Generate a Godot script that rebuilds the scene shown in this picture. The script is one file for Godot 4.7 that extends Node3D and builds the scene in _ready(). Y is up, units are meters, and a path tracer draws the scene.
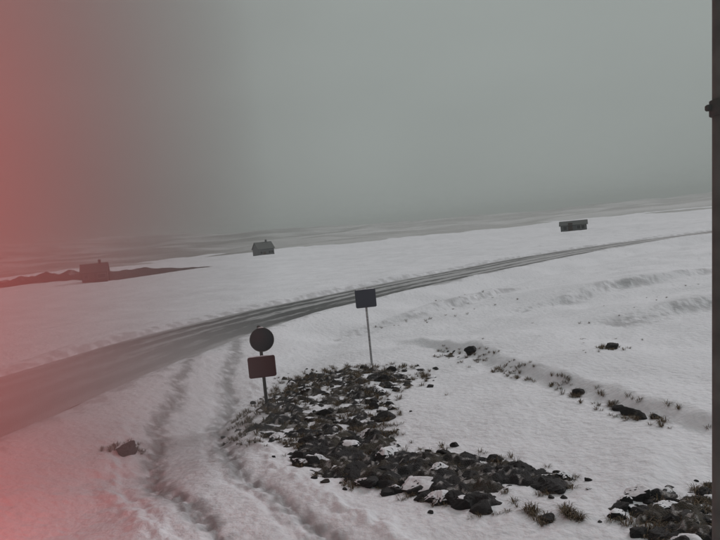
extends Node3D
# A snowbound moor seen from a leaning roadside mast: a slushy road crossing from left to right,
# bare lava and heath poking through the snow, two road signs, huts far off in the haze.

const PHOTO := Vector2(720.0, 540.0)
const FOV := 39.0
const EYE := Vector3(0.0, 4.5, 0.0)
const PITCH := -2.85
const ROLL := -5.6

var view := Basis()
var rng := RandomNumberGenerator.new()
var n_low := FastNoiseLite.new()
var n_mid := FastNoiseLite.new()
var n_wind := FastNoiseLite.new()
var n_fine := FastNoiseLite.new()
var n_rough := FastNoiseLite.new()
var n_stone := FastNoiseLite.new()
var road_x := PackedFloat32Array()
var road_y := PackedFloat32Array()
var road_cos := PackedFloat32Array()
var track_x := PackedFloat32Array()
var bank_x := PackedFloat32Array()
var lips := []
var taken := {}
var M := {}


func _ready() -> void:
	rng.seed = 7
	view = Basis(Vector3.RIGHT, deg_to_rad(PITCH)) * Basis(Vector3.BACK, deg_to_rad(ROLL))
	var cam := Camera3D.new()
	cam.name = "camera"
	cam.fov = FOV
	cam.near = 0.05
	cam.far = 6000.0
	cam.transform = Transform3D(view, EYE)
	add_child(cam)
	cam.current = true

	var env := Environment.new()
	env.tonemap_mode = Environment.TONE_MAPPER_LINEAR
	env.tonemap_exposure = 1.05
	env.background_mode = Environment.BG_SKY
	var sky := Sky.new()
	var pan := PanoramaSkyMaterial.new()
	pan.panorama = overcast()
	sky.sky_material = pan
	env.sky = sky
	env.fog_enabled = true
	env.fog_density = 0.0005
	env.fog_light_color = Color(0.93, 0.96, 0.95)
	env.volumetric_fog_enabled = true
	env.volumetric_fog_density = 0.0
	env.sdfgi_enabled = true
	env.ssao_enabled = true
	env.ssil_enabled = true
	var we := WorldEnvironment.new()
	we.name = "environment"
	we.environment = env
	add_child(we)

	var sun := DirectionalLight3D.new()
	sun.name = "veiled_sun"
	sun.light_energy = 0.33
	sun.light_angular_distance = 16.0
	sun.light_color = Color(1.0, 0.955, 0.965)
	sun.shadow_enabled = true
	add_child(sun)
	sun.look_at_from_position(Vector3(46, 36, -50), Vector3.ZERO)

	noises()
	materials()
	paths()
	ground()
	road()
	hills()
	bare_grounds()
	signs()
	huts()
	masts()


# ---------------------------------------------------------------- sky

func overcast() -> ImageTexture:
	# A low overcast: heavier cloud over one quarter of the sky, a pale one opposite, brighter overhead.
	var w := 512
	var h := 256
	var a := FastNoiseLite.new()
	a.seed = 11
	a.frequency = 1.1
	a.fractal_octaves = 4
	var img := Image.create(w, h, false, Image.FORMAT_RGBF)
	for j in h:
		var el := PI * (0.5 - (j + 0.5) / h)
		for i in w:
			var az := TAU * (i + 0.5) / w          # u 0 looks along -z, u 0.25 along +x
			var d := Vector3(sin(az) * cos(el), sin(el), -cos(az) * cos(el))
			var up := maxf(d.y, 0.0)
			var side := smoothstep(-0.12, 0.30, d.dot(Vector3(0.97, 0.0, -0.24)))   # the pale half of the cloud
			var v := lerpf(lerpf(0.14, 0.305, side), 0.42, up)
			v *= 1.0 + 0.08 * a.get_noise_3d(d.x * 1.6, d.y * 4.0, d.z * 1.6)
			img.set_pixel(i, j, Color(v * lerpf(0.98, 0.915, side), v, v * 0.965))
	return ImageTexture.create_from_image(img)


# ---------------------------------------------------------------- helpers

func ray(px: float, py: float) -> Vector3:
	var f := PHOTO.y * 0.5 / tan(deg_to_rad(FOV) * 0.5)
	return view * Vector3((px - PHOTO.x * 0.5) / f, (PHOTO.y * 0.5 - py) / f, -1.0)


func on_ground(px: float, py: float, level := 0.0) -> Vector3:
	var r := ray(px, py)
	var p := EYE + r * ((level - EYE.y) / r.y)
	return p


func land(px: float, py: float) -> Vector3:
	var p := on_ground(px, py)
	for k in 3:
		p = on_ground(px, py, snow_y(p.x, p.z))
	return p


func numbered(called: String) -> String:
	var n: int = taken.get(called, 0)
	taken[called] = n + 1
	return called if n == 0 else "%s_%03d" % [called, n]


func tag(o: Node3D, label: String, category: String, group := "", kind := "") -> void:
	if label:
		o.set_meta("label", label)
	if category:
		o.set_meta("category", category)
	if group:
		o.set_meta("group", group)
	if kind:
		o.set_meta("kind", kind)


func thing(called: String, at: Vector3, turn: float, label: String, category: String, group := "") -> Node3D:
	var o := Node3D.new()
	o.name = numbered(called)
	add_child(o)
	o.position = at
	o.rotation.y = turn
	tag(o, label, category, group)
	return o


func part(called: String, mesh: Mesh, mat: Material, parent: Node3D, at := Vector3.ZERO, turn := Vector3.ZERO) -> MeshInstance3D:
	var o := MeshInstance3D.new()
	o.name = called
	o.mesh = mesh
	o.material_override = mat
	parent.add_child(o, true)
	o.position = at
	o.rotation = turn
	return o


func structure(called: String, mesh: Mesh, mat: Material, label: String) -> MeshInstance3D:
	var o := MeshInstance3D.new()
	o.name = numbered(called)
	o.mesh = mesh
	o.material_override = mat
	add_child(o)
	o.set_meta("kind", "structure")
	o.set_meta("label", label)
	return o


func grid_mesh(v: PackedVector3Array, cols: int, rows: int, colors := PackedColorArray(), keep := PackedByteArray(), wrap := false) -> ArrayMesh:
	# v runs row by row; keep marks vertices near which faces are wanted.
	var idx := PackedInt32Array()
	var last := cols if wrap else cols - 1
	for r in rows - 1:
		for c in last:
			var a := r * cols + c
			var b := r * cols + (c + 1) % cols
			var d := a + cols
			var e := b + cols
			if keep.size() and not (keep[a] or keep[b] or keep[d] or keep[e]):
				continue
			idx.append_array([a, d, b, b, d, e])
	var arr := []
	arr.resize(Mesh.ARRAY_MAX)
	arr[Mesh.ARRAY_VERTEX] = v
	if colors.size():
		arr[Mesh.ARRAY_COLOR] = colors
	arr[Mesh.ARRAY_INDEX] = idx
	var raw := ArrayMesh.new()
	raw.add_surface_from_arrays(Mesh.PRIMITIVE_TRIANGLES, arr)
	var st := SurfaceTool.new()
	st.create_from(raw, 0)
	st.generate_normals()
	return st.commit()


func box(size: Vector3, bevel := 0.0) -> ArrayMesh:
	# A box whose twelve edges are cut by a bevel.
	var h := size * 0.5
	var b := minf(bevel, minf(h.x, minf(h.y, h.z)) * 0.9)
	var pts := PackedVector3Array()
	for sx in [-1, 1]:
		for sy in [-1, 1]:
			for sz in [-1, 1]:
				pts.append(Vector3(sx * h.x, sy * (h.y - b), sz * (h.z - b)))
				pts.append(Vector3(sx * (h.x - b), sy * h.y, sz * (h.z - b)))
				pts.append(Vector3(sx * (h.x - b), sy * (h.y - b), sz * h.z))
	return hull(pts, b)


func hull(pts: PackedVector3Array, b: float) -> ArrayMesh:
	# Faces of the bevelled box, listed by corner number (x y z as bits 4 2 1) and axis.
	var st := SurfaceTool.new()
	st.begin(Mesh.PRIMITIVE_TRIANGLES)
	st.set_smooth_group(-1)
	var add := func(q: Array):
		var n := Vector3.ZERO
		var mid := Vector3.ZERO
		for p in q:
			mid += p
		mid /= q.size()
		n = (q[1] - q[0]).cross(q[2] - q[0])
		if n.dot(mid) > 0.0:
			q.reverse()
		for k in range(1, q.size() - 1):
			st.add_vertex(q[0])
			st.add_vertex(q[k])
			st.add_vertex(q[k + 1])
	var at := func(c: int, ax: int): return pts[c * 3 + ax]
	var bits := [4, 2, 1]
	for ax in 3:
		var u: int = bits[(ax + 1) % 3]
		var w: int = bits[(ax + 2) % 3]
		for s in [0, bits[ax]]:
			add.call([at.call(s, ax), at.call(s | u, ax), at.call(s | u | w, ax), at.call(s | w, ax)])
	if b > 0.0:
		for ax in 3:                    # edges run along ax
			var m1: int = (ax + 1) % 3
			var m2: int = (ax + 2) % 3
			for s1 in [0, bits[m1]]:
				for s2 in [0, bits[m2]]:
					var c0: int = s1 | s2
					var c1: int = c0 | bits[ax]
					add.call([at.call(c0, m1), at.call(c1, m1), at.call(c1, m2), at.call(c0, m2)])
		for c in 8:
			add.call([at.call(c, 0), at.call(c, 1), at.call(c, 2)])
	st.generate_normals()
	return st.commit()


func lathe(profile: Array, sides := 20) -> ArrayMesh:
	# profile: (radius, height) from bottom to top.
	var v := PackedVector3Array()
	for p in profile:
		for k in sides:
			var a := TAU * k / sides
			v.append(Vector3(p[0] * cos(a), p[1], p[0] * sin(a)))
	var st := SurfaceTool.new()
	st.begin(Mesh.PRIMITIVE_TRIANGLES)
	st.set_smooth_group(1)
	for r in profile.size() - 1:
		for k in sides:
			var a := r * sides + k
			var b := r * sides + (k + 1) % sides
			for q in [a, b, a + sides, b, b + sides, a + sides]:
				st.add_vertex(v[q])
	st.generate_normals()
	return st.commit()


func srgb(r: float, g: float, b: float) -> Color:
	return Color(r, g, b).linear_to_srgb()


func plain(c: Color, rough := 0.7, metal := 0.0) -> StandardMaterial3D:
	var m := StandardMaterial3D.new()
	m.albedo_color = c
	m.roughness = rough
	m.metallic = metal
	return m


func noise_tex(sd: int, freq: float, oct: int, size := 512, kind := FastNoiseLite.TYPE_SIMPLEX_SMOOTH, ramp: Gradient = null) -> NoiseTexture2D:
	var n := FastNoiseLite.new()
	n.seed = sd
	n.frequency = freq
	n.noise_type = kind
	n.fractal_octaves = oct
	var t := NoiseTexture2D.new()
	t.width = size
	t.height = size
	t.seamless = true
	t.noise = n
	if ramp:
		t.color_ramp = ramp
	return t


func ramp(stops: Array) -> Gradient:
	var g := Gradient.new()
	g.offsets = PackedFloat32Array(stops.map(func(s): return s[0]))
	g.colors = PackedColorArray(stops.map(func(s): return s[1]))
	return g


func noises() -> void:
	for a in [[n_low, 3, 0.018, 2], [n_mid, 5, 0.16, 3], [n_wind, 8, 0.55, 3], [n_fine, 9, 1.9, 3], [n_rough, 21, 1.3, 5]]:
		a[0].seed = a[1]
		a[0].frequency = a[2]
		a[0].fractal_octaves = a[3]
		a[0].noise_type = FastNoiseLite.TYPE_SIMPLEX_SMOOTH
	n_stone.seed = 33
	n_stone.noise_type = FastNoiseLite.TYPE_CELLULAR
	n_stone.cellular_return_type = FastNoiseLite.RETURN_DISTANCE2_SUB
	n_stone.frequency = 2.6
	n_stone.fractal_octaves = 2


func materials() -> void:
	var s := StandardMaterial3D.new()
	s.albedo_color = srgb(0.84, 0.845, 0.88)
	s.vertex_color_use_as_albedo = true
	s.albedo_texture = noise_tex(40, 0.02, 5, 1024, FastNoiseLite.TYPE_SIMPLEX_SMOOTH, ramp([[0.0, Color(0.93, 0.93, 0.945)], [0.5, Color(0.975, 0.975, 0.98)], [1.0, Color(1, 1, 1)]]))
	s.roughness = 0.85
	s.metallic_specular = 0.35
	s.uv1_triplanar = true
	s.uv1_world_triplanar = true
	s.uv1_scale = Vector3.ONE * 0.31
	s.heightmap_enabled = true
	s.heightmap_texture = noise_tex(41, 0.012, 6, 1024)
	s.heightmap_scale = 3.0
	M.snow = s

	var e := StandardMaterial3D.new()
	e.vertex_color_use_as_albedo = true
	e.albedo_texture = noise_tex(50, 0.03, 6, 1024, FastNoiseLite.TYPE_SIMPLEX_SMOOTH, ramp([[0.0, srgb(0.35, 0.35, 0.37)], [0.45, srgb(0.7, 0.68, 0.66)], [0.62, srgb(1.0, 0.95, 0.9)], [1.0, srgb(1, 0.98, 0.95)]]))
	e.roughness = 0.9
	e.uv1_triplanar = true
	e.uv1_world_triplanar = true
	e.uv1_scale = Vector3.ONE * 0.7
	e.heightmap_enabled = true
	e.heightmap_texture = noise_tex(51, 0.05, 5, 1024)
	e.heightmap_scale = 5.0
	M.earth = e

	var rk := StandardMaterial3D.new()
	rk.albedo_color = srgb(0.045, 0.044, 0.047)
	rk.albedo_texture = noise_tex(60, 0.03, 6, 512, FastNoiseLite.TYPE_SIMPLEX_SMOOTH, ramp([[0.0, Color(0.45, 0.45, 0.47)], [0.6, Color(0.95, 0.93, 0.92)], [1.0, Color(1, 1, 1)]]))
	rk.roughness = 0.82
	rk.uv1_triplanar = true
	rk.uv1_scale = Vector3.ONE * 1.3
	rk.heightmap_enabled = true
	rk.heightmap_texture = noise_tex(61, 0.06, 5, 512)
	rk.heightmap_scale = 4.0
	M.rock = rk
	var rk2 := rk.duplicate()
	rk2.albedo_color = srgb(0.075, 0.07, 0.068)
	M.rock_pale = rk2
	var rk3 := rk.duplicate()
	rk3.albedo_color = srgb(0.085, 0.066, 0.052)
	M.rock_brown = rk3
	var rk4 := rk.duplicate()
	rk4.albedo_color = srgb(0.13, 0.13, 0.13)
	M.rock_grey = rk4

	var a := StandardMaterial3D.new()
	a.vertex_color_use_as_albedo = true
	a.albedo_texture = noise_tex(70, 0.05, 5, 1024, FastNoiseLite.TYPE_SIMPLEX_SMOOTH, ramp([[0.0, Color(0.8, 0.8, 0.81)], [1.0, Color(1, 1, 1)]]))
	a.roughness = 0.6
	a.uv1_triplanar = true
	a.uv1_world_triplanar = true
	a.uv1_scale = Vector3.ONE * 0.5
	a.heightmap_enabled = true
	a.heightmap_texture = noise_tex(71, 0.08, 4, 512)
	a.heightmap_scale = 2.0
	M.road = a

	var hl := StandardMaterial3D.new()
	hl.vertex_color_use_as_albedo = true
	hl.roughness = 0.95
	M.hill = hl

	var g := StandardMaterial3D.new()
	g.vertex_color_use_as_albedo = true
	g.roughness = 0.9
	g.cull_mode = BaseMaterial3D.CULL_DISABLED
	M.grass = g

	var st := plain(srgb(0.5, 0.51, 0.51), 0.55, 0.25)
	st.roughness_texture = noise_tex(80, 0.04, 4, 256)
	st.uv1_triplanar = true
	st.albedo_texture = noise_tex(81, 0.03, 4, 256, FastNoiseLite.TYPE_SIMPLEX_SMOOTH, ramp([[0.0, Color(0.75, 0.75, 0.76)], [1.0, Color(1, 1, 1)]]))
	M.steel = st
	var weathered := st.duplicate()
	weathered.albedo_color = srgb(0.07, 0.075, 0.07)
	weathered.metallic = 0.0
	weathered.roughness_texture = null
	weathered.roughness = 0.85
	M.dark_steel = weathered
	var worn := weathered.duplicate()
	worn.albedo_color = srgb(0.12, 0.13, 0.12)
	M.pole_steel = worn


# ---------------------------------------------------------------- lie of the land

func table(points: Array) -> PackedFloat32Array:
	# x as a smooth function of depth d = -z, every half metre from d = -20.
	var out := PackedFloat32Array()
	var k := 0
	for n in 700:
		var d := -20.0 + n * 0.5
		while k < points.size() - 2 and d > points[k + 1][1]:
			k += 1
		var p0: Array = points[maxi(k - 1, 0)]
		var p1: Array = points[k]
		var p2: Array = points[k + 1]
		var p3: Array = points[mini(k + 2, points.size() - 1)]
		var t: float = (d - p1[1]) / (p2[1] - p1[1])
		var m1: float = (p2[0] - p0[0]) / (p2[1] - p0[1]) * (p2[1] - p1[1])
		var m2: float = (p3[0] - p1[0]) / (p3[1] - p1[1]) * (p2[1] - p1[1])
		var x: float
		if t < 0.0:
			x = p1[0] + m1 * t
		elif t > 1.0:
			x = p2[0] + m2 * (t - 1.0)
		else:
			var t2 := t * t
			var t3 := t2 * t
			x = (2 * t3 - 3 * t2 + 1) * p1[0] + (t3 - 2 * t2 + t) * m1 + (-2 * t3 + 3 * t2) * p2[0] + (t3 - t2) * m2
		out.append(x)
	return out


func look(t: PackedFloat32Array, d: float) -> float:
	var q := clampf((d + 20.0) * 2.0, 0.0, t.size() - 1.001)
	var i := int(q)
	return lerpf(t[i], t[i + 1], q - i)


func paths() -> void:
	for e in [[Vector2(-0.5, -36.0), Vector2(8.8, -46.5)], [Vector2(9.0, -38.5), Vector2(21.0, -46.5)], [Vector2(11.0, -30.0), Vector2(17.0, -33.0)]]:
		var run: Vector2 = (e[1] - e[0]).normalized()
		lips.append([e[0], run, Vector2(run.y, -run.x), e[0].distance_to(e[1])])
	road_x = table([[-19.0, -20.0], [-15.5, 0.0], [-13.2, 14.0], [-11.7, 23.6], [-10.3, 30.0], [-8.8, 36.0], [-6.2, 41.8], [-3.9, 46.3], [0.2, 52.0], [5.2, 58.6], [12.2, 67.0], [20.3, 76.0], [29.1, 84.0], [39.0, 90.0], [56.0, 98.0], [90.0, 112.0], [150.0, 134.0]])
	track_x = table([[0.5, -10.0], [0.3, 0.0], [-0.7, 8.0], [-1.7, 11.3], [-2.5, 12.8], [-3.8, 15.3], [-4.7, 18.8], [-5.2, 23.0], [-5.6, 27.0], [-6.6, 34.0], [-8.0, 42.0]])
	bank_x = table([[7.2, 9.0], [6.4, 15.1], [5.8, 17.1], [5.1, 19.1], [4.4, 22.2], [3.5, 26.2], [2.0, 28.8], [0.5, 32.0]])
	for n in road_x.size():
		var d := -20.0 + n * 0.5
		var slope := (look(road_x, d + 0.5) - look(road_x, d - 0.5))
		road_cos.append(1.0 / sqrt(1.0 + slope * slope))
		road_y.append(base_y(road_x[n], -d) + 0.32)


func base_y(x: float, z: float) -> float:
	var r := sqrt(x * x + z * z)
	return n_low.get_noise_2d(x, z) * (0.22 + 0.9 * smoothstep(60.0, 260.0, r)) - 3.0 * smoothstep(330.0, 900.0, r)


func road_off(x: float, z: float) -> float:
	return (x - look(road_x, -z)) * look(road_cos, -z)


func snow_y(x: float, z: float) -> float:
	var y := base_y(x, z)
	var r2 := x * x + z * z
	# drifts combed by the wind, which blows along the road
	var u := x * 0.64 - z * 0.77
	var v := x * 0.77 + z * 0.64
	y += n_mid.get_noise_2d(u * 0.55, v) * 0.22
	if r2 < 22500.0:
		y += n_wind.get_noise_2d(u * 0.3, v) * 0.095 * (0.6 + n_low.get_noise_2d(x * 6.0, z * 6.0))
	if r2 < 3600.0:
		var f := n_fine.get_noise_2d(u * 0.6, v)
		y += f * 0.016 * (0.35 + 2.2 * maxf(0.0, n_mid.get_noise_2d(x * 0.9 + 400.0, z * 0.9) + 0.25))
	# the lip of a drift to the right
	var d := -z
	if d > 10.0 and d < 34.0:
		var o := x - look(bank_x, d) + 0.35 * n_mid.get_noise_2d(x * 2.0, z * 2.0 + 50.0)
		if o > -1.0 and o < 7.0:
			y += 0.30 * smoothstep(-0.45, 0.25, o) * (1.0 - smoothstep(0.6, 6.5, o)) * smoothstep(12.0, 15.0, d) * (1.0 - smoothstep(27.0, 32.0, d))
	# two more lips along the road's ditch
	for l in lips:
		var o: Vector2 = Vector2(x, z) - l[0]
		var along: float = o.dot(l[1])
		if along > -3.0 and along < l[3] + 3.0:
			var q: float = o.dot(l[2]) + 0.8 * n_mid.get_noise_2d(x * 0.8 + 60.0, z * 0.8)
			if q > -1.5 and q < 8.0:
				y += 0.42 * smoothstep(-1.0, 0.1, q) * (1.0 - smoothstep(0.3, 7.0, q)) * smoothstep(-3.0, 2.0, along) * (1.0 - smoothstep(l[3] - 3.0, l[3] + 3.0, along))
	# the wheel ruts of the side track
	if d > -8.0 and d < 37.0:
		var o := x - look(track_x, d) + 0.25 * n_mid.get_noise_2d(x * 1.5 + 90.0, z * 1.5)
		if absf(o) < 2.6:
			var fade := 1.0 - smoothstep(30.0, 37.0, d)
			var rut := exp(-pow((absf(o) - 0.8) / 0.2, 2.0)) + 0.5 * exp(-pow((absf(o + 0.5) - 0.9) / 0.13, 2.0))
			y -= fade * rut * (0.085 + 0.09 * n_fine.get_noise_2d(x * 1.6, z * 1.1))
			y += fade * 0.10 * exp(-pow((absf(o) - 1.6) / 0.35, 2.0)) * (0.6 + n_fine.get_noise_2d(x, z))
	# the road on its low bank, ploughed snow heaped along both edges
	if d < 150.0:
		var o := absf(road_off(x, z))
		if o < 11.0:
			var top := look(road_y, d)
			var heap := 0.0
			if o > 3.3:
				heap = 0.16 * exp(-pow((o - 4.4) / 0.75, 2.0)) * (0.8 + 1.6 * n_mid.get_noise_2d(x * 0.45, z * 0.45) + 0.2 * n_wind.get_noise_2d(x * 1.1, z * 1.1))
			var level := lerpf(top - 0.14, top + 0.02, smoothstep(3.2, 3.9, o))
			var ditch := -0.28 * exp(-pow((o - 8.0) / 1.1, 2.0))
			y = lerpf(level, y, smoothstep(4.6, 7.4, o)) + heap + ditch * smoothstep(5.0, 7.0, o)
	return y


func snow_tint(x: float, z: float) -> Color:
	# clean snow is 1; slush, road dirt and the painted lip shade are greyer
	var c := Color(1, 1, 1)
	var d := -z
	var dirt_and_shade := 0.0
	if d > -8.0 and d < 40.0:
		var o := x - look(track_x, d) + 0.25 * n_mid.get_noise_2d(x * 1.5 + 90.0, z * 1.5)
		if absf(o) < 3.2:
			var g := n_rough.get_noise_2d(x * 1.6, z * 1.0) + 0.7 * n_fine.get_noise_2d(x * 1.8, z * 1.3)
			var near := exp(-pow((absf(o) - 0.78) / 0.3, 2.0)) + 0.3 * exp(-pow(o / 1.1, 2.0))
			dirt_and_shade = maxf(dirt_and_shade, smoothstep(-0.5, 0.6, g + near * 0.7 - 0.4) * near * 0.95 * (1.0 - smoothstep(32.0, 40.0, d)))
	if d < 150.0:
		var o := absf(road_off(x, z))
		if o < 8.0:
			var g := n_rough.get_noise_2d(x * 0.8, z * 0.8 + 30.0)
			dirt_and_shade = maxf(dirt_and_shade, smoothstep(-0.1, 0.4, g + 0.7 * exp(-pow((o - 3.6) / 1.1, 2.0)) - 0.45) * 0.6 * (1.0 - smoothstep(4.2, 6.0, o)))
	for l in lips:
		var o: Vector2 = Vector2(x, z) - l[0]
		var along: float = o.dot(l[1])
		if along > -2.0 and along < l[3] + 2.0:
			var q: float = o.dot(l[2]) + 0.8 * n_mid.get_noise_2d(x * 0.8 + 60.0, z * 0.8)
			if q > -2.0 and q < 1.5:   # grey tint painted in for the shade on the lip
				var g := n_rough.get_noise_2d(x * 1.6, z * 1.6 + 70.0) + 0.8 * n_wind.get_noise_2d(x * 0.5, z * 0.5)
				dirt_and_shade = maxf(dirt_and_shade, 0.75 * smoothstep(-0.35, 0.3, g - 0.05) * exp(-pow((q + 0.4) / 0.7, 2.0)))
	var speck := n_rough.get_noise_2d(x * 2.3 + 200.0, z * 2.3)
	dirt_and_shade = maxf(dirt_and_shade, 0.28 * smoothstep(0.35, 0.6, speck))
	dirt_and_shade = maxf(dirt_and_shade, 0.10 * smoothstep(-0.1, 0.25, n_mid.get_noise_2d(x * 0.8 + 500.0, z * 1.4) + 0.4 * n_rough.get_noise_2d(x, z)))   # old crust, greyer than the new snow on it
	dirt_and_shade = clampf(dirt_and_shade, 0.0, 1.0)
	return Color(lerpf(1.0, 0.48, dirt_and_shade), lerpf(1.0, 0.475, dirt_and_shade), lerpf(1.0, 0.47, dirt_and_shade))


func ground() -> void:
	var rows := PackedFloat32Array([0.3, 1.5, 3.0, 4.5, 6.0])
	var r := 6.0
	while r < 3200.0:
		r *= 1.0075 if r < 60.0 else 1.0085 if r < 170.0 else 1.03
		rows.append(r)
	var turns := PackedFloat32Array()
	var a := -38.0
	while a < 38.0:
		turns.append(a)
		a += 0.14
	while a < 322.0:
		turns.append(a)
		a += 3.0 if a > 50.0 and a < 310.0 else 1.0
	var cols := turns.size()
	var v := PackedVector3Array()
	var col := PackedColorArray()
	v.resize(cols * rows.size())
	col.resize(cols * rows.size())
	var k := 0
	for rr in rows:
		for t in turns:
			var w := deg_to_rad(t)
			var x := rr * sin(w)
			var z := -rr * cos(w)
			v[k] = Vector3(x, snow_y(x, z), z)
			col[k] = snow_tint(x, z) if rr < 170.0 else Color(1, 1, 1)
			k += 1
	structure("ground", grid_mesh(v, cols, rows.size(), col, PackedByteArray(), true), M.snow, "wind-combed snow lying over the open moor")


func road() -> void:
	var v := PackedVector3Array()
	var col := PackedColorArray()
	var d := -15.0
	var rows := 0
	while d < 132.0:
		var c := look(road_cos, d)
		var s := sqrt(1.0 - c * c)
		var mid := Vector3(look(road_x, d), look(road_y, d), -d)
		var across := Vector3(c, 0, s)
		for k in 49:
			var o := -3.6 + 7.2 * k / 48.0
			var p := mid + across * o
			var camber := -0.012 * absf(o)
			p.y += camber + n_fine.get_noise_2d(o * 1.5, d * 0.4) * 0.012
			v.append(p)
			# wheel tracks worn through to wet asphalt; slush and packed snow between them
			var wander := 0.22 * n_mid.get_noise_2d(d * 0.25, 7.0)
			var wheel := 0.0
			for lane in [-1.75, 1.75]:
				for side in [-0.78, 0.78]:
					wheel = maxf(wheel, exp(-pow((o - lane - side - wander) / 0.5, 2.0)))
			var g := n_rough.get_noise_2d(o * 1.3, d * 0.16) * 0.9 + 0.5 * n_fine.get_noise_2d(o * 1.7, d * 0.5)
			var worn := n_mid.get_noise_2d(o * 0.5 + 300.0, d * 0.12)
			var bare := smoothstep(-0.1, 0.55, wheel * 0.95 + g * 0.9 + worn * 0.7 - 0.2 - 0.45 * smoothstep(2.7, 3.5, absf(o)))
			var near := 1.0 - smoothstep(28.0, 44.0, d)
			bare *= lerpf(1.0, 0.26, near)
			var wet := Vector3(0.07, 0.072, 0.074)
			var slush := Vector3(0.50, 0.50, 0.51)
			var m := slush.lerp(wet, bare)
			col.append(Color(m.x, m.y, m.z))
		rows += 1
		d += 0.3 if d < 60.0 else 0.45
	structure("road", grid_mesh(v, 49, rows, col), M.road, "two-lane road, wet asphalt showing in wheel tracks through grey slush")


func hills() -> void:
	var n := FastNoiseLite.new()
	n.seed = 17
	n.frequency = 0.0022
	n.fractal_octaves = 5
	var patch := FastNoiseLite.new()
	patch.seed = 19
	patch.frequency = 0.012
	patch.fractal_octaves = 5
	var v := PackedVector3Array()
	var col := PackedColorArray()
	var cols := 0
	var rows := 0
	var r := 270.0
	while r < 3000.0:
		cols = 0
		var t := -80.0
		while t <= 80.0:
			var w := deg_to_rad(t)
			var x := r * sin(w)
			var z := -r * cos(w)
			var lift: float = lerpf(34.0, 9.0, smoothstep(-30.0, 16.0, t))
			var y: float = -2.2 + smoothstep(300.0, 1500.0, r) * lift * (1.0 + 0.55 * n.get_noise_2d(x, z)) + 5.0 * smoothstep(270.0, 420.0, r) * (0.55 + n.get_noise_2d(x * 3.0, z * 3.0))
			v.append(Vector3(x, y, z))
			var b := smoothstep(-0.25, 0.3, patch.get_noise_2d(x * 0.5, z) + 0.12)
			var heath := 1.0 - smoothstep(-14.0, 4.0, t + 12.0 * n.get_noise_2d(x * 2.0, z * 2.0))   # the hills to the left are blown barer
			var c := Vector3(0.58, 0.58, 0.59).lerp(Vector3(0.40, 0.40, 0.40), heath * 0.7).lerp(Vector3(0.42, 0.42, 0.42).lerp(Vector3(0.24, 0.236, 0.232), heath), b)  # tones lifted, so the haze is partly in the colour
			col.append(Color(c.x, c.y, c.z))
			cols += 1
			t += 0.25
		rows += 1
		r *= 1.02
	structure("hills", grid_mesh(v, cols, rows, col), M.hill, "low heath hills streaked with snow, haze partly in their colour")


# ---------------------------------------------------------------- bare ground, stones, withered grass

func to_world(pix: Array) -> PackedVector2Array:
	var out := PackedVector2Array()
	for p in pix:
		var w := land(p[0], p[1])
		out.append(Vector2(w.x, w.z))
	return out


func inside_by(poly: PackedVector2Array, p: Vector2) -> float:
	var best := 1e9
	for k in poly.size():
		var a := poly[k]
		var b := poly[(k + 1) % poly.size()]
		best = minf(best, p.distance_squared_to(Geometry2D.get_closest_point_to_segment(p, a, b)))
	return sqrt(best) * (1.0 if Geometry2D.is_point_in_polygon(p, poly) else -1.0)


func stroke(points: Array, half: float) -> PackedVector2Array:
	# A band of real width along a line of photo points.
	var c := to_world(points)
	var l := PackedVector2Array()
	var r := PackedVector2Array()
	for k in c.size():
		var t := (c[mini(k + 1, c.size() - 1)] - c[maxi(k - 1, 0)]).normalized()
		var n := Vector2(-t.y, t.x) * half
		l.append(c[k] + n)
		r.append(c[k] - n)
	r.reverse()
	l.append_array(r)
	return l


func bare(poly: PackedVector2Array, step: float, edge: float, rise: float, amp: float, sink: float, label: String) -> void:
	var lo := poly[0]
	var hi := poly[0]
	for p in poly:
		lo = lo.min(p)
		hi = hi.max(p)
	lo -= Vector2.ONE * edge
	hi += Vector2.ONE * edge
	var cols := int((hi.x - lo.x) / step) + 2
	var rows := int((hi.y - lo.y) / step) + 2
	var v := PackedVector3Array()
	var col := PackedColorArray()
	var keep := PackedByteArray()
	for j in rows:
		for i in cols:
			var x := lo.x + i * step
			var z := lo.y + j * step
			var e := clampf(inside_by(poly, Vector2(x, z)) / edge, -1.6, 1.0)
			var s := snow_y(x, z)
			var y := s - 0.3
			var shows := false
			if e > -1.5:
				var g := n_rough.get_noise_2d(x, z)
				var q := n_stone.get_noise_2d(x * 1.1 + 0.25 * g, z * 1.1)
				y = s + rise * e - sink + amp * g + amp * 0.7 * (q + 0.35) * (0.5 + 0.5 * clampf(e, 0.0, 1.0)) + 0.25 * amp * n_rough.get_noise_2d(x * 4.0, z * 4.0)
				shows = y > s - 0.06
			v.append(Vector3(x, y, z))
			keep.append(1 if shows else 0)
			var w := n_rough.get_noise_2d(x * 0.7 + 77.0, z * 0.7)
			var k := n_rough.get_noise_2d(x * 3.1 + 12.0, z * 3.1)
			var c := Vector3(0.035, 0.034, 0.036).lerp(Vector3(0.085, 0.075, 0.062), smoothstep(-0.1, 0.35, w))
			c = c.lerp(Vector3(0.6, 0.6, 0.62), 0.85 * smoothstep(0.22, 0.36, k))   # snow caught in the hollows of the heath
			col.append(Color(c.x, c.y, c.z))
	structure("bare_ground", grid_mesh(v, cols, rows, col, keep), M.earth, label)


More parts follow.
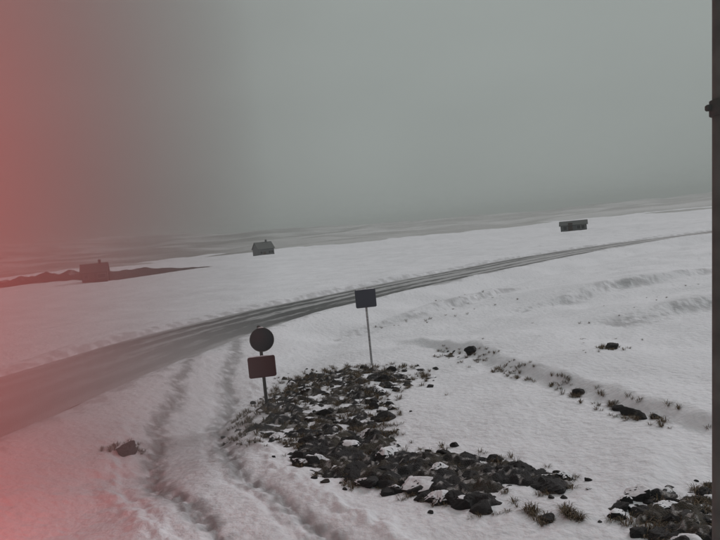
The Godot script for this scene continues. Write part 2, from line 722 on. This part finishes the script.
func rock_mesh(sd: int, squash: float) -> Array:
	# A faceted, noise-worn stone and the cap of snow on its upper faces.
	var n := FastNoiseLite.new()
	n.seed = sd
	n.frequency = 0.75
	n.fractal_octaves = 3
	var rr := RandomNumberGenerator.new()
	rr.seed = sd
	var cuts := []
	for k in 16:
		cuts.append([Vector3(rr.randfn(), rr.randfn() * 0.8, rr.randfn()).normalized(), rr.randf_range(0.5, 0.85)])
	var shape := func(d: Vector3) -> Vector3:
		var rad := 1.0
		for c in cuts:
			var t: float = d.dot(c[0])
			if t > 0.0:
				rad = minf(rad, c[1] / t)
		rad += 0.08 * n.get_noise_3dv(d * 2.0) + 0.07 * n.get_noise_3dv(d * 8.0)
		return Vector3(d.x * rad, d.y * rad * squash, d.z * rad)
	var rows := 16
	var cols := 26
	var st := SurfaceTool.new()
	var cap := SurfaceTool.new()
	st.begin(Mesh.PRIMITIVE_TRIANGLES)
	cap.begin(Mesh.PRIMITIVE_TRIANGLES)
	st.set_smooth_group(-1)
	cap.set_smooth_group(1)
	var p := []
	for j in rows + 1:
		for i in cols:
			var lat := PI * j / rows - PI / 2
			var lon := TAU * (i + 0.5 * (j % 2)) / cols
			p.append(shape.call(Vector3(cos(lat) * cos(lon), sin(lat), cos(lat) * sin(lon))))
	var on := {}
	for j in range(rows - 1, -1, -1):
		for i in cols:
			var a := j * cols + i
			var b := j * cols + (i + 1) % cols
			for f in [[a, b, a + cols], [b, b + cols, a + cols]]:
				var q := [p[f[0]], p[f[1]], p[f[2]]]
				var nn: Vector3 = (q[2] - q[0]).cross(q[1] - q[0])
				for w in q:
					st.add_vertex(w)
				if nn.length() < 1e-7 or nn.normalized().y < 0.62:
					continue
				if j >= rows - 3 or on.has((j + 1) * cols + i):
					on[j * cols + i] = true
					for w in q:
						cap.add_vertex(w + Vector3(0, 0.05, 0))
	st.generate_normals()
	cap.generate_normals()
	return [st.commit(), cap.commit()]


var rocks := []


func stone(x: float, z: float, size: float, label: String, group: String, capped: bool, pale := false, bury := 0.6) -> void:
	var k := rng.randi_range(0, rocks.size() - 1)
	var y := snow_y(x, z)
	capped = capped and rocks[k][1].get_surface_count() > 0
	if group and capped:
		label = "snow-capped " + label
	var o := thing("stone", Vector3(x, y + size * (0.55 - bury) * 0.5, z), rng.randf() * TAU, label, "stone", group)
	o.rotation.x = rng.randf_range(-0.2, 0.2)
	o.rotation.z = rng.randf_range(-0.2, 0.2)
	o.scale = Vector3(size * rng.randf_range(0.85, 1.3), size, size * rng.randf_range(0.8, 1.15))
	part("body", rocks[k][0], [M.rock_pale, M.rock_brown, M.rock_grey][rng.randi_range(0, 2)] if pale else M.rock, o)
	if capped:
		part("snow_cap", rocks[k][1], M.snow, o)


func scatter(poly: PackedVector2Array, count: int, small: float, big: float, label: String, group: String, caps := 0.4, pale := 0.45) -> void:
	var lo := poly[0]
	var hi := poly[0]
	for p in poly:
		lo = lo.min(p)
		hi = hi.max(p)
	var left := count
	var tries := 0
	while left > 0 and tries < 4000:
		tries += 1
		var p := Vector2(rng.randf_range(lo.x, hi.x), rng.randf_range(lo.y, hi.y))
		if Geometry2D.is_point_in_polygon(p, poly):
			left -= 1
			var s := small * pow(big / small, pow(rng.randf(), 1.6))
			stone(p.x, p.y, s, label, group, rng.randf() < caps, rng.randf() < pale)


func grass_clump(sd: int) -> ArrayMesh:
	var rr := RandomNumberGenerator.new()
	rr.seed = sd
	var st := SurfaceTool.new()
	st.begin(Mesh.PRIMITIVE_TRIANGLES)
	for k in 26:
		var a := rr.randf() * TAU
		var out := Vector3(cos(a), 0, sin(a))
		var root := out * rr.randf() * 0.06
		var len := rr.randf_range(0.10, 0.24)
		var lean := rr.randf_range(0.3, 1.5)
		var mid := root + Vector3(0, len * 0.6, 0) + out * len * 0.3 * lean
		var tip := root + Vector3(0, len * (1.0 - 0.5 * lean), 0) + out * len * 0.8 * lean
		var side := Vector3(-sin(a), 0, cos(a)) * 0.0042
		var straw := rr.randf()
		st.set_color(Color(0.06 + 0.11 * straw, 0.046 + 0.08 * straw, 0.032 + 0.045 * straw))
		for w in [root - side, mid - side, root + side, root + side, mid - side, mid + side, mid - side, tip, mid + side]:
			st.add_vertex(w)
	st.generate_normals()
	return st.commit()


func grass(places: Array, called: String, label: String) -> void:
	var mm := MultiMesh.new()
	mm.transform_format = MultiMesh.TRANSFORM_3D
	mm.mesh = grass_clump(places.size())
	mm.instance_count = places.size()
	for k in places.size():
		var p: Vector2 = places[k][0]
		var s: float = places[k][1] * rng.randf_range(0.6, 1.3)
		var b := Basis(Vector3.UP, rng.randf() * TAU).scaled(Vector3(s, s * rng.randf_range(0.6, 1.1), s))
		mm.set_instance_transform(k, Transform3D(b, Vector3(p.x, snow_y(p.x, p.y) - 0.02, p.y)))
	var o := MultiMeshInstance3D.new()
	o.name = numbered(called)
	o.multimesh = mm
	o.material_override = M.grass
	add_child(o)
	tag(o, label, "grass", "withered grass", "stuff")


func sprinkle(poly: PackedVector2Array, count: int, size: float, patchy := 0.0) -> Array:
	var lo := poly[0]
	var hi := poly[0]
	for p in poly:
		lo = lo.min(p)
		hi = hi.max(p)
	var out := []
	var tries := 0
	while out.size() < count and tries < count * 30:
		tries += 1
		var p := Vector2(rng.randf_range(lo.x, hi.x), rng.randf_range(lo.y, hi.y))
		if Geometry2D.is_point_in_polygon(p, poly) and n_rough.get_noise_2d(p.x * 0.8, p.y * 0.8) > patchy:
			out.append([p, size])
	return out


func bare_grounds() -> void:
	for k in 14:
		rocks.append(rock_mesh(100 + k, [0.55, 0.7, 0.8, 0.62][k % 4]))
	# outlines read from the photograph, laid on the ground
	var heath := to_world([[242, 434], [250, 414], [272, 400], [283, 379], [330, 370], [372, 368], [415, 371], [414, 384], [386, 390], [380, 415], [386, 434], [350, 437], [320, 436], [290, 446], [262, 440]])
	var shelf := to_world([[287, 447], [322, 434], [386, 432], [404, 451], [470, 456], [520, 463], [570, 484], [560, 490], [512, 488], [496, 494], [503, 507], [480, 510], [420, 498], [352, 485], [310, 470]])
	var corner := to_world([[606, 520], [622, 503], [642, 490], [668, 488], [676, 502], [690, 500], [692, 489], [735, 486], [735, 560], [660, 560], [636, 530]])
	bare(heath, 0.05, 0.6, 0.10, 0.18, 0.035, "dark heath laid bare beside the two-plate sign")
	bare(shelf, 0.04, 0.36, 0.13, 0.15, 0.0, "black lava shelf running out of the bare heath")
	bare(corner, 0.04, 0.35, 0.11, 0.15, 0.02, "dark bare ground beside the leaning mast")
	var small := [
		stroke([[530, 510], [548, 524]], 0.10), stroke([[566, 508], [578, 522]], 0.09), stroke([[108, 450], [142, 446]], 0.35),
		stroke([[606, 404], [634, 404], [668, 414]], 0.45), stroke([[570, 388], [582, 394]], 0.30), stroke([[440, 349], [480, 352]], 0.75), stroke([[505, 364], [525, 371]], 0.4), stroke([[605, 350], [618, 348]], 0.45),
	]
	for s in small:
		bare(s, 0.06, 0.30, 0.05, 0.11, 0.07, "small dark patch of soil poking through the snow")
	for s in [stroke([[420, 346], [470, 354], [520, 370], [575, 391], [632, 407], [700, 428]], 0.30)]:
		bare(s, 0.10, 0.9, 0.04, 0.14, 0.085, "thin strip of withered heath showing through the snow")

	scatter(heath, 46, 0.10, 0.34, "dark lava stone lying in the bare heath behind the two-plate sign", "stones in the bare heath", 0.35)
	scatter(shelf, 60, 0.10, 0.38, "black lava stone half buried on the lava shelf", "stones on the lava shelf", 0.22, 0.25)
	scatter(stroke([[300, 458], [350, 480], [420, 492], [492, 504]], 0.28), 46, 0.16, 0.34, "large black lava stone along the near edge of the lava shelf", "stones edging the lava shelf", 0.25, 0.0)
	scatter(stroke([[500, 470], [530, 476], [565, 486]], 0.26), 18, 0.16, 0.34, "black lava stone on the tapering tongue of the lava shelf", "stones on the tongue of the shelf", 0.15, 0.0)
	scatter(stroke([[388, 380], [384, 405], [376, 432]], 0.3), 16, 0.16, 0.36, "black lava stone where the heath meets clean snow", "stones at the snow edge of the heath", 0.3, 0.0)
	scatter(corner, 60, 0.10, 0.30, "dark lava stone on bare ground beside the leaning mast", "stones beside the leaning mast", 0.3, 0.2)
	var fringe := func(poly: PackedVector2Array, by: float) -> PackedVector2Array: return Geometry2D.offset_polygon(poly, by)[0]
	scatter(fringe.call(heath, 0.9), 46, 0.05, 0.15, "small dark stone strewn about the edges of the bare heath", "small stones about the heath", 0.3)
	scatter(fringe.call(shelf, 0.5), 50, 0.04, 0.13, "small black stone strewn about the lava shelf", "small stones about the lava shelf", 0.2, 0.1)
	scatter(fringe.call(corner, 0.4), 24, 0.04, 0.11, "small dark stone strewn near the leaning mast", "small stones near the leaning mast", 0.2, 0.2)
	for s in [[630, 405, 0.24], [640, 408, 0.17], [618, 403, 0.14], [655, 412, 0.14]]:
		var p := land(s[0], s[1])
		stone(p.x, p.z, s[2], "dark stone in the small cluster on the drift's lip", "stones on the drift's lip", false, false, 0.25)
	for s in [[578, 391, 0.17, "single dark stone uphill of the cluster on the drift's lip"], [613, 349, 0.2, "lone dark stone on open snow beyond the drift's lip"], [126, 449, 0.26, "lone dark stone on snow between the track and the road"], [549, 521, 0.13, "small dark stone on snow between the shelf and the leaning mast"], [472, 353, 0.24, "dark stone at the far end of the drift's lip"]]:
		var p := land(s[0], s[1])
		stone(p.x, p.z, s[2] * 1.2, s[3], "", false, false, 0.2)

	var tufts := sprinkle(fringe.call(heath, 0.5), 800, 0.85, -0.1)
	tufts.append_array(sprinkle(fringe.call(shelf, 0.3), 260, 0.7, 0.0))
	tufts.append_array(sprinkle(corner, 160, 0.8, 0.0))
	for s in small:
		tufts.append_array(sprinkle(s, 22, 0.8, -0.4))
	tufts.append_array(sprinkle(stroke([[420, 346], [470, 354], [520, 370], [575, 391], [632, 407], [700, 428]], 0.4), 90, 0.8, 0.1))
	tufts.append_array(sprinkle(stroke([[372, 325], [410, 316], [450, 305], [500, 293]], 2.6), 26, 0.7, 0.05))
	tufts.append_array(sprinkle(stroke([[470, 400], [560, 330], [700, 290], [700, 330]], 4.0), 34, 0.55, 0.0))
	for k in 3:
		grass(range(k, tufts.size(), 3).map(func(q): return tufts[q]), "withered_grass", "withered brown grass standing out of the snow and heath")


# ---------------------------------------------------------------- signs

func disc(radius: float, thick: float, sides := 40) -> ArrayMesh:
	var b := 0.006
	return lathe([[0.0, 0.0], [radius - b, 0.0], [radius, b], [radius, thick - b], [radius - b, thick], [0.0, thick]], sides)


func rounded_plate(w: float, h: float, r: float, thick: float) -> ArrayMesh:
	var edge := PackedVector2Array()
	for q in 4:
		var c := Vector2([1, -1, -1, 1][q] * (w / 2 - r), [1, 1, -1, -1][q] * (h / 2 - r))
		for k in 7:
			var a := PI / 2 * (q + k / 6.0)
			edge.append(c + Vector2(cos(a), sin(a)) * r)
	var st := SurfaceTool.new()
	st.begin(Mesh.PRIMITIVE_TRIANGLES)
	st.set_smooth_group(-1)
	for k in edge.size():
		var a := edge[k]
		var b := edge[(k + 1) % edge.size()]
		var f := thick / 2
		for t in [[Vector3(0, 0, f), Vector3(b.x, b.y, f), Vector3(a.x, a.y, f)], [Vector3(0, 0, -f), Vector3(a.x, a.y, -f), Vector3(b.x, b.y, -f)], [Vector3(a.x, a.y, f), Vector3(b.x, b.y, f), Vector3(a.x, a.y, -f)], [Vector3(b.x, b.y, f), Vector3(b.x, b.y, -f), Vector3(a.x, a.y, -f)]]:
			for w2 in t:
				st.add_vertex(w2)
	st.generate_normals()
	return st.commit()


func tube(radius: float, height: float, sides := 20) -> ArrayMesh:
	return lathe([[0.0, 0.0], [radius, 0.0], [radius, height - 0.01], [radius - 0.008, height], [0.0, height]], sides)


func crust(w: float) -> ArrayMesh:
	# a thin uneven ridge of snow lying along the top edge of a plate
	var v := PackedVector3Array()
	var cols := 9
	var rows := 22
	for r in rows:
		var t := r / (rows - 1.0)
		var h := 0.030 * pow(sin(PI * clampf(t, 0.02, 0.98)), 0.4) * (0.8 + 0.6 * n_fine.get_noise_2d(t * 4.0 + w * 9.0, w))
		for c in cols:
			var a := PI * c / (cols - 1.0)
			v.append(Vector3(w * (t - 0.5), h * sin(a) - 0.002, -0.022 * cos(a)))
	return grid_mesh(v, cols, rows)


func signs() -> void:
	var navy := plain(srgb(0.014, 0.015, 0.022), 0.55)
	var maroon := plain(srgb(0.06, 0.014, 0.017), 0.55)
	var slate := plain(srgb(0.07, 0.077, 0.10), 0.5)
	# two plates on one post
	var at := land(267, 407)
	var s := thing("road_sign", Vector3(at.x, at.y - 0.25, at.z), deg_to_rad(8), "road sign with round black plate above square dark red plate on post", "sign")
	part("post", tube(0.045, 2.45), M.dark_steel, s)
	part("post_cap", lathe([[0.05, 0.0], [0.05, 0.02], [0.03, 0.035], [0.0, 0.04]]), M.dark_steel, s, Vector3(0, 2.45, 0))
	var up := part("upper_plate", disc(0.33, 0.02), navy, s, Vector3(0.05, 2.10, 0.055), Vector3(PI / 2, 0, 0))
	up.set_meta("label", "round black plate")
	part("rim", lathe([[0.305, 0.02], [0.31, 0.026], [0.325, 0.026], [0.33, 0.02]], 40), M.dark_steel, up)
	var low := part("lower_plate", rounded_plate(0.74, 0.58, 0.06, 0.02), maroon, s, Vector3(-0.02, 1.37, 0.065))
	low.set_meta("label", "square dark red plate")
	for y in [2.26, 1.94, 1.55, 1.19]:
		var b := part("bracket", box(Vector3(0.34, 0.035, 0.02), 0.004), M.dark_steel, s, Vector3(0, y, 0.046))
		part("clamp", box(Vector3(0.11, 0.035, 0.11), 0.012), M.dark_steel, b, Vector3(0, 0, -0.046))
	part("snow_crust", crust(0.70), M.snow, low, Vector3(0, 0.285, 0))
	part("snow_crust", crust(0.16), M.snow, s, Vector3(0.05, 2.425, 0.065))
	# a single plate farther off
	at = land(372, 365)
	s = thing("road_sign", Vector3(at.x, at.y - 0.25, at.z), deg_to_rad(5), "road sign with one slate blue plate on slim galvanised post", "sign")
	part("post", tube(0.038, 2.85), M.steel, s)
	part("post_cap", lathe([[0.043, 0.0], [0.043, 0.02], [0.025, 0.032], [0.0, 0.036]]), M.steel, s, Vector3(0, 2.85, 0))
	part("plate", rounded_plate(0.70, 0.62, 0.05, 0.02), slate, s, Vector3(0, 2.53, 0.06))
	part("snow_crust", crust(0.62), M.snow, s, Vector3(0, 2.835, 0.06))
	for y in [2.72, 2.33]:
		var b := part("bracket", box(Vector3(0.5, 0.035, 0.018), 0.004), M.steel, s, Vector3(0, y, 0.04))
		part("clamp", box(Vector3(0.1, 0.035, 0.1), 0.012), M.steel, b, Vector3(0, 0, -0.04))


# ---------------------------------------------------------------- huts far off

func hut(px: float, py: float, w: float, deep: float, wall_h: float, roof_h: float, turn: float, wall_mat: Material, roof_mat: Material, label: String) -> void:
	var at := land(px, py)
	var o := thing("hut", Vector3(at.x, at.y - 0.3, at.z), turn, label, "hut")
	var st := SurfaceTool.new()
	st.begin(Mesh.PRIMITIVE_TRIANGLES)
	st.set_smooth_group(-1)
	var x := w / 2
	var z := deep / 2
	var quad := func(t: SurfaceTool, a: Vector3, b: Vector3, c: Vector3, d: Vector3):
		for q in [a, b, c, a, c, d]:
			t.add_vertex(q)
	quad.call(st, Vector3(-x, 0, z), Vector3(-x, wall_h, z), Vector3(x, wall_h, z), Vector3(x, 0, z))
	quad.call(st, Vector3(x, 0, -z), Vector3(x, wall_h, -z), Vector3(-x, wall_h, -z), Vector3(-x, 0, -z))
	for s in [-1, 1]:
		var a := Vector3(s * x, 0, s * z)
		var b := Vector3(s * x, 0, -s * z)
		quad.call(st, a, a + Vector3(0, wall_h, 0), b + Vector3(0, wall_h, 0), b)
		for q in [a + Vector3(0, wall_h, 0), Vector3(s * x, wall_h + roof_h, 0), b + Vector3(0, wall_h, 0)]:
			st.add_vertex(q)
	st.generate_normals()
	part("wall", st.commit(), wall_mat, o)
	var slope := atan2(roof_h, z)
	var long := sqrt(z * z + roof_h * roof_h) + 0.35
	for s in [-1, 1]:
		var mid := Vector3(0, wall_h + roof_h + 0.07, 0) + Vector3(0, -sin(slope), s * cos(slope)) * long * 0.5
		part("roof_slope", box(Vector3(w + 0.6, 0.12, long), 0.02), roof_mat, o, mid, Vector3(s * slope, 0, 0))
	if wall_h > 2.0:
		part("chimney", box(Vector3(0.5, 1.0, 0.5), 0.02), wall_mat, o, Vector3(w * 0.22, wall_h + roof_h + 0.25, 0))
	var dark := plain(srgb(0.02, 0.022, 0.025), 0.2)
	var trim := plain(srgb(0.22, 0.22, 0.22), 0.7)
	var d := part("door", box(Vector3(0.95, 2.0, 0.08), 0.01), plain(srgb(0.06, 0.04, 0.035), 0.6), o, Vector3(-w * 0.12, 1.0, z + 0.043))
	part("handle", box(Vector3(0.12, 0.03, 0.05), 0.008), M.steel, d, Vector3(0.38, 0.0, 0.065))
	for k in [-0.33, 0.2, 0.36]:
		var f := part("window", box(Vector3(0.9, 0.95, 0.06), 0.01), trim, o, Vector3(w * k, wall_h * 0.6, z + 0.033))
		part("pane", box(Vector3(0.74, 0.79, 0.02), 0.004), dark, f, Vector3(0, 0, 0.032))


func huts() -> void:
	var tar := plain(srgb(0.03, 0.022, 0.022), 0.8)
	var grey := plain(srgb(0.12, 0.125, 0.13), 0.8)
	var tin := plain(srgb(0.10, 0.105, 0.105), 0.6)
	hut(96, 281, 4.6, 4.0, 2.1, 1.5, 0.25, tar, plain(srgb(0.05, 0.04, 0.04), 0.7), "black tarred hut standing on the dark lava ridge")
	hut(264, 257, 5.2, 5.2, 3.0, 2.0, 0.5, grey, tin, "tall grey gabled hut far across the road")
	hut(574, 230, 5.6, 4.0, 1.5, 0.8, -0.3, grey, plain(srgb(0.05, 0.055, 0.055), 0.6), "low grey shed on the plain beyond the road's far bend")
	# the dark ridge under the black hut
	var line := [[-60, 292], [0, 286], [60, 283], [110, 280], [150, 275], [200, 269], [245, 264]]
	var v := PackedVector3Array()
	var col := PackedColorArray()
	var rows := 0
	for k in line.size() - 1:
		for q in 40:
			var t := q / 40.0
			var p := on_ground(lerpf(line[k][0], line[k + 1][0], t), lerpf(line[k][1], line[k + 1][1], t))
			var fade := (k + t) / (line.size() - 1)
			var high := 2.1 * (1.0 - smoothstep(0.45, 0.95, fade)) - 0.3 * smoothstep(0.85, 1.0, fade)
			var away := Vector3(p.x, 0, p.z).normalized()
			for c in 25:
				var s := c / 24.0
				var w := p + away * (s * 9.0 - 0.5)
				w.y = base_y(w.x, w.z) - 0.4 + (high + 0.4) * pow(sin(PI * s), 1.2) * (0.85 + 0.3 * n_mid.get_noise_2d(w.x * 0.5, w.z * 0.5)) + 0.3 * n_mid.get_noise_2d(w.x * 1.5 + 9.0, w.z * 0.7)
				v.append(w)
				var sn := smoothstep(0.3, 0.5, n_mid.get_noise_3d(w.x * 0.6 + 40.0, w.y * 3.0, w.z * 0.3))
				var m := Vector3(0.04, 0.036, 0.036).lerp(Vector3(0.6, 0.6, 0.62), sn * 0.8)
				col.append(Color(m.x, m.y, m.z))
			rows += 1
	structure("lava_ridge", grid_mesh(v, 25, rows, col), M.hill, "long low ridge of dark lava under the black hut")


# ---------------------------------------------------------------- masts

func masts() -> void:
	# a leg of the camera's own mast, leaning as the camera does, at the right edge of the view
	var up := view.y
	var mid := EYE + view * Vector3(1.198, 0.0, -2.5)
	var down := (mid.y + 0.4) / up.y
	var foot := mid - up * down
	var leg := thing("mast_leg", foot, 0.0, "leaning grey steel mast pole with a clamp, close by", "pole")
	leg.basis = view
	part("tube", tube(0.04, down + 2.4, 28), M.pole_steel, leg)
	var cl := part("clamp", lathe([[0.04, 0.0], [0.049, 0.002], [0.049, 0.05], [0.04, 0.052]], 28), M.dark_steel, leg, Vector3(0, down + 0.505, 0))
	part("bolt", box(Vector3(0.03, 0.02, 0.02), 0.004), M.dark_steel, cl, Vector3(-0.05, 0.026, 0.0))

	# unseen red lamp, out of view, placed to redden mist and snow at left
	var x := -2.4
	var z := -0.6
	var m := thing("unseen_red_lamp", Vector3(x, snow_y(x, z) - 0.3, z), deg_to_rad(47.0), "unseen red lamp on a post out of view, placed to redden the left side", "floodlight")
	part("post", tube(0.05, 4.5, 24), M.steel, m)
	part("unseen_lamp_housing", box(Vector3(0.36, 0.30, 0.16), 0.02), M.dark_steel, m, Vector3(0, 4.55, -0.14))
	part("bracket", box(Vector3(0.08, 0.10, 0.06), 0.01), M.steel, m, Vector3(0, 4.45, -0.04))
	var glow := plain(srgb(0.5, 0.03, 0.02), 0.3)
	glow.emission_enabled = true
	glow.emission = Color(1.0, 0.14, 0.08)
	glow.emission_energy_multiplier = 4.0
	part("unseen_lamp_lens", box(Vector3(0.31, 0.25, 0.02), 0.006), glow, m, Vector3(0, 4.55, -0.226))
	var l := SpotLight3D.new()
	l.name = "unseen_lamp_light"
	l.light_color = Color(1.0, 0.20, 0.14)
	l.light_energy = 680.0
	l.light_size = 0.12
	l.spot_range = 150.0
	l.spot_attenuation = 2.0
	l.spot_angle = 53.0
	l.spot_angle_attenuation = 1.0
	l.shadow_enabled = true
	m.add_child(l)
	l.position = Vector3(0, 4.55, -0.40)
	l.rotation.x = deg_to_rad(10.0)
	for bank in [[Vector3(-9.3, 5.0, -13.7), 12.2, 0.078], [Vector3(-9.8, 5.0, -14.3), 9.4, 0.026]]:
		var fog := FogVolume.new()  # mist placed to dim the left side and catch the red light
		fog.name = numbered("dimming_mist")
		fog.shape = RenderingServer.FOG_VOLUME_SHAPE_BOX
		fog.size = Vector3(bank[1], 44.0, bank[1])
		var fm := FogMaterial.new()
		fm.density = bank[2]
		fm.albedo = srgb(0.56, 0.56, 0.56)
		fog.material = fm
		add_child(fog)
		fog.position = bank[0]
		fog.rotation.y = deg_to_rad(45.0 + 31.5)
		tag(fog, "mist placed to dim the left of the view and catch the unseen red lamp", "mist", "dimming mist over the road", "stuff")
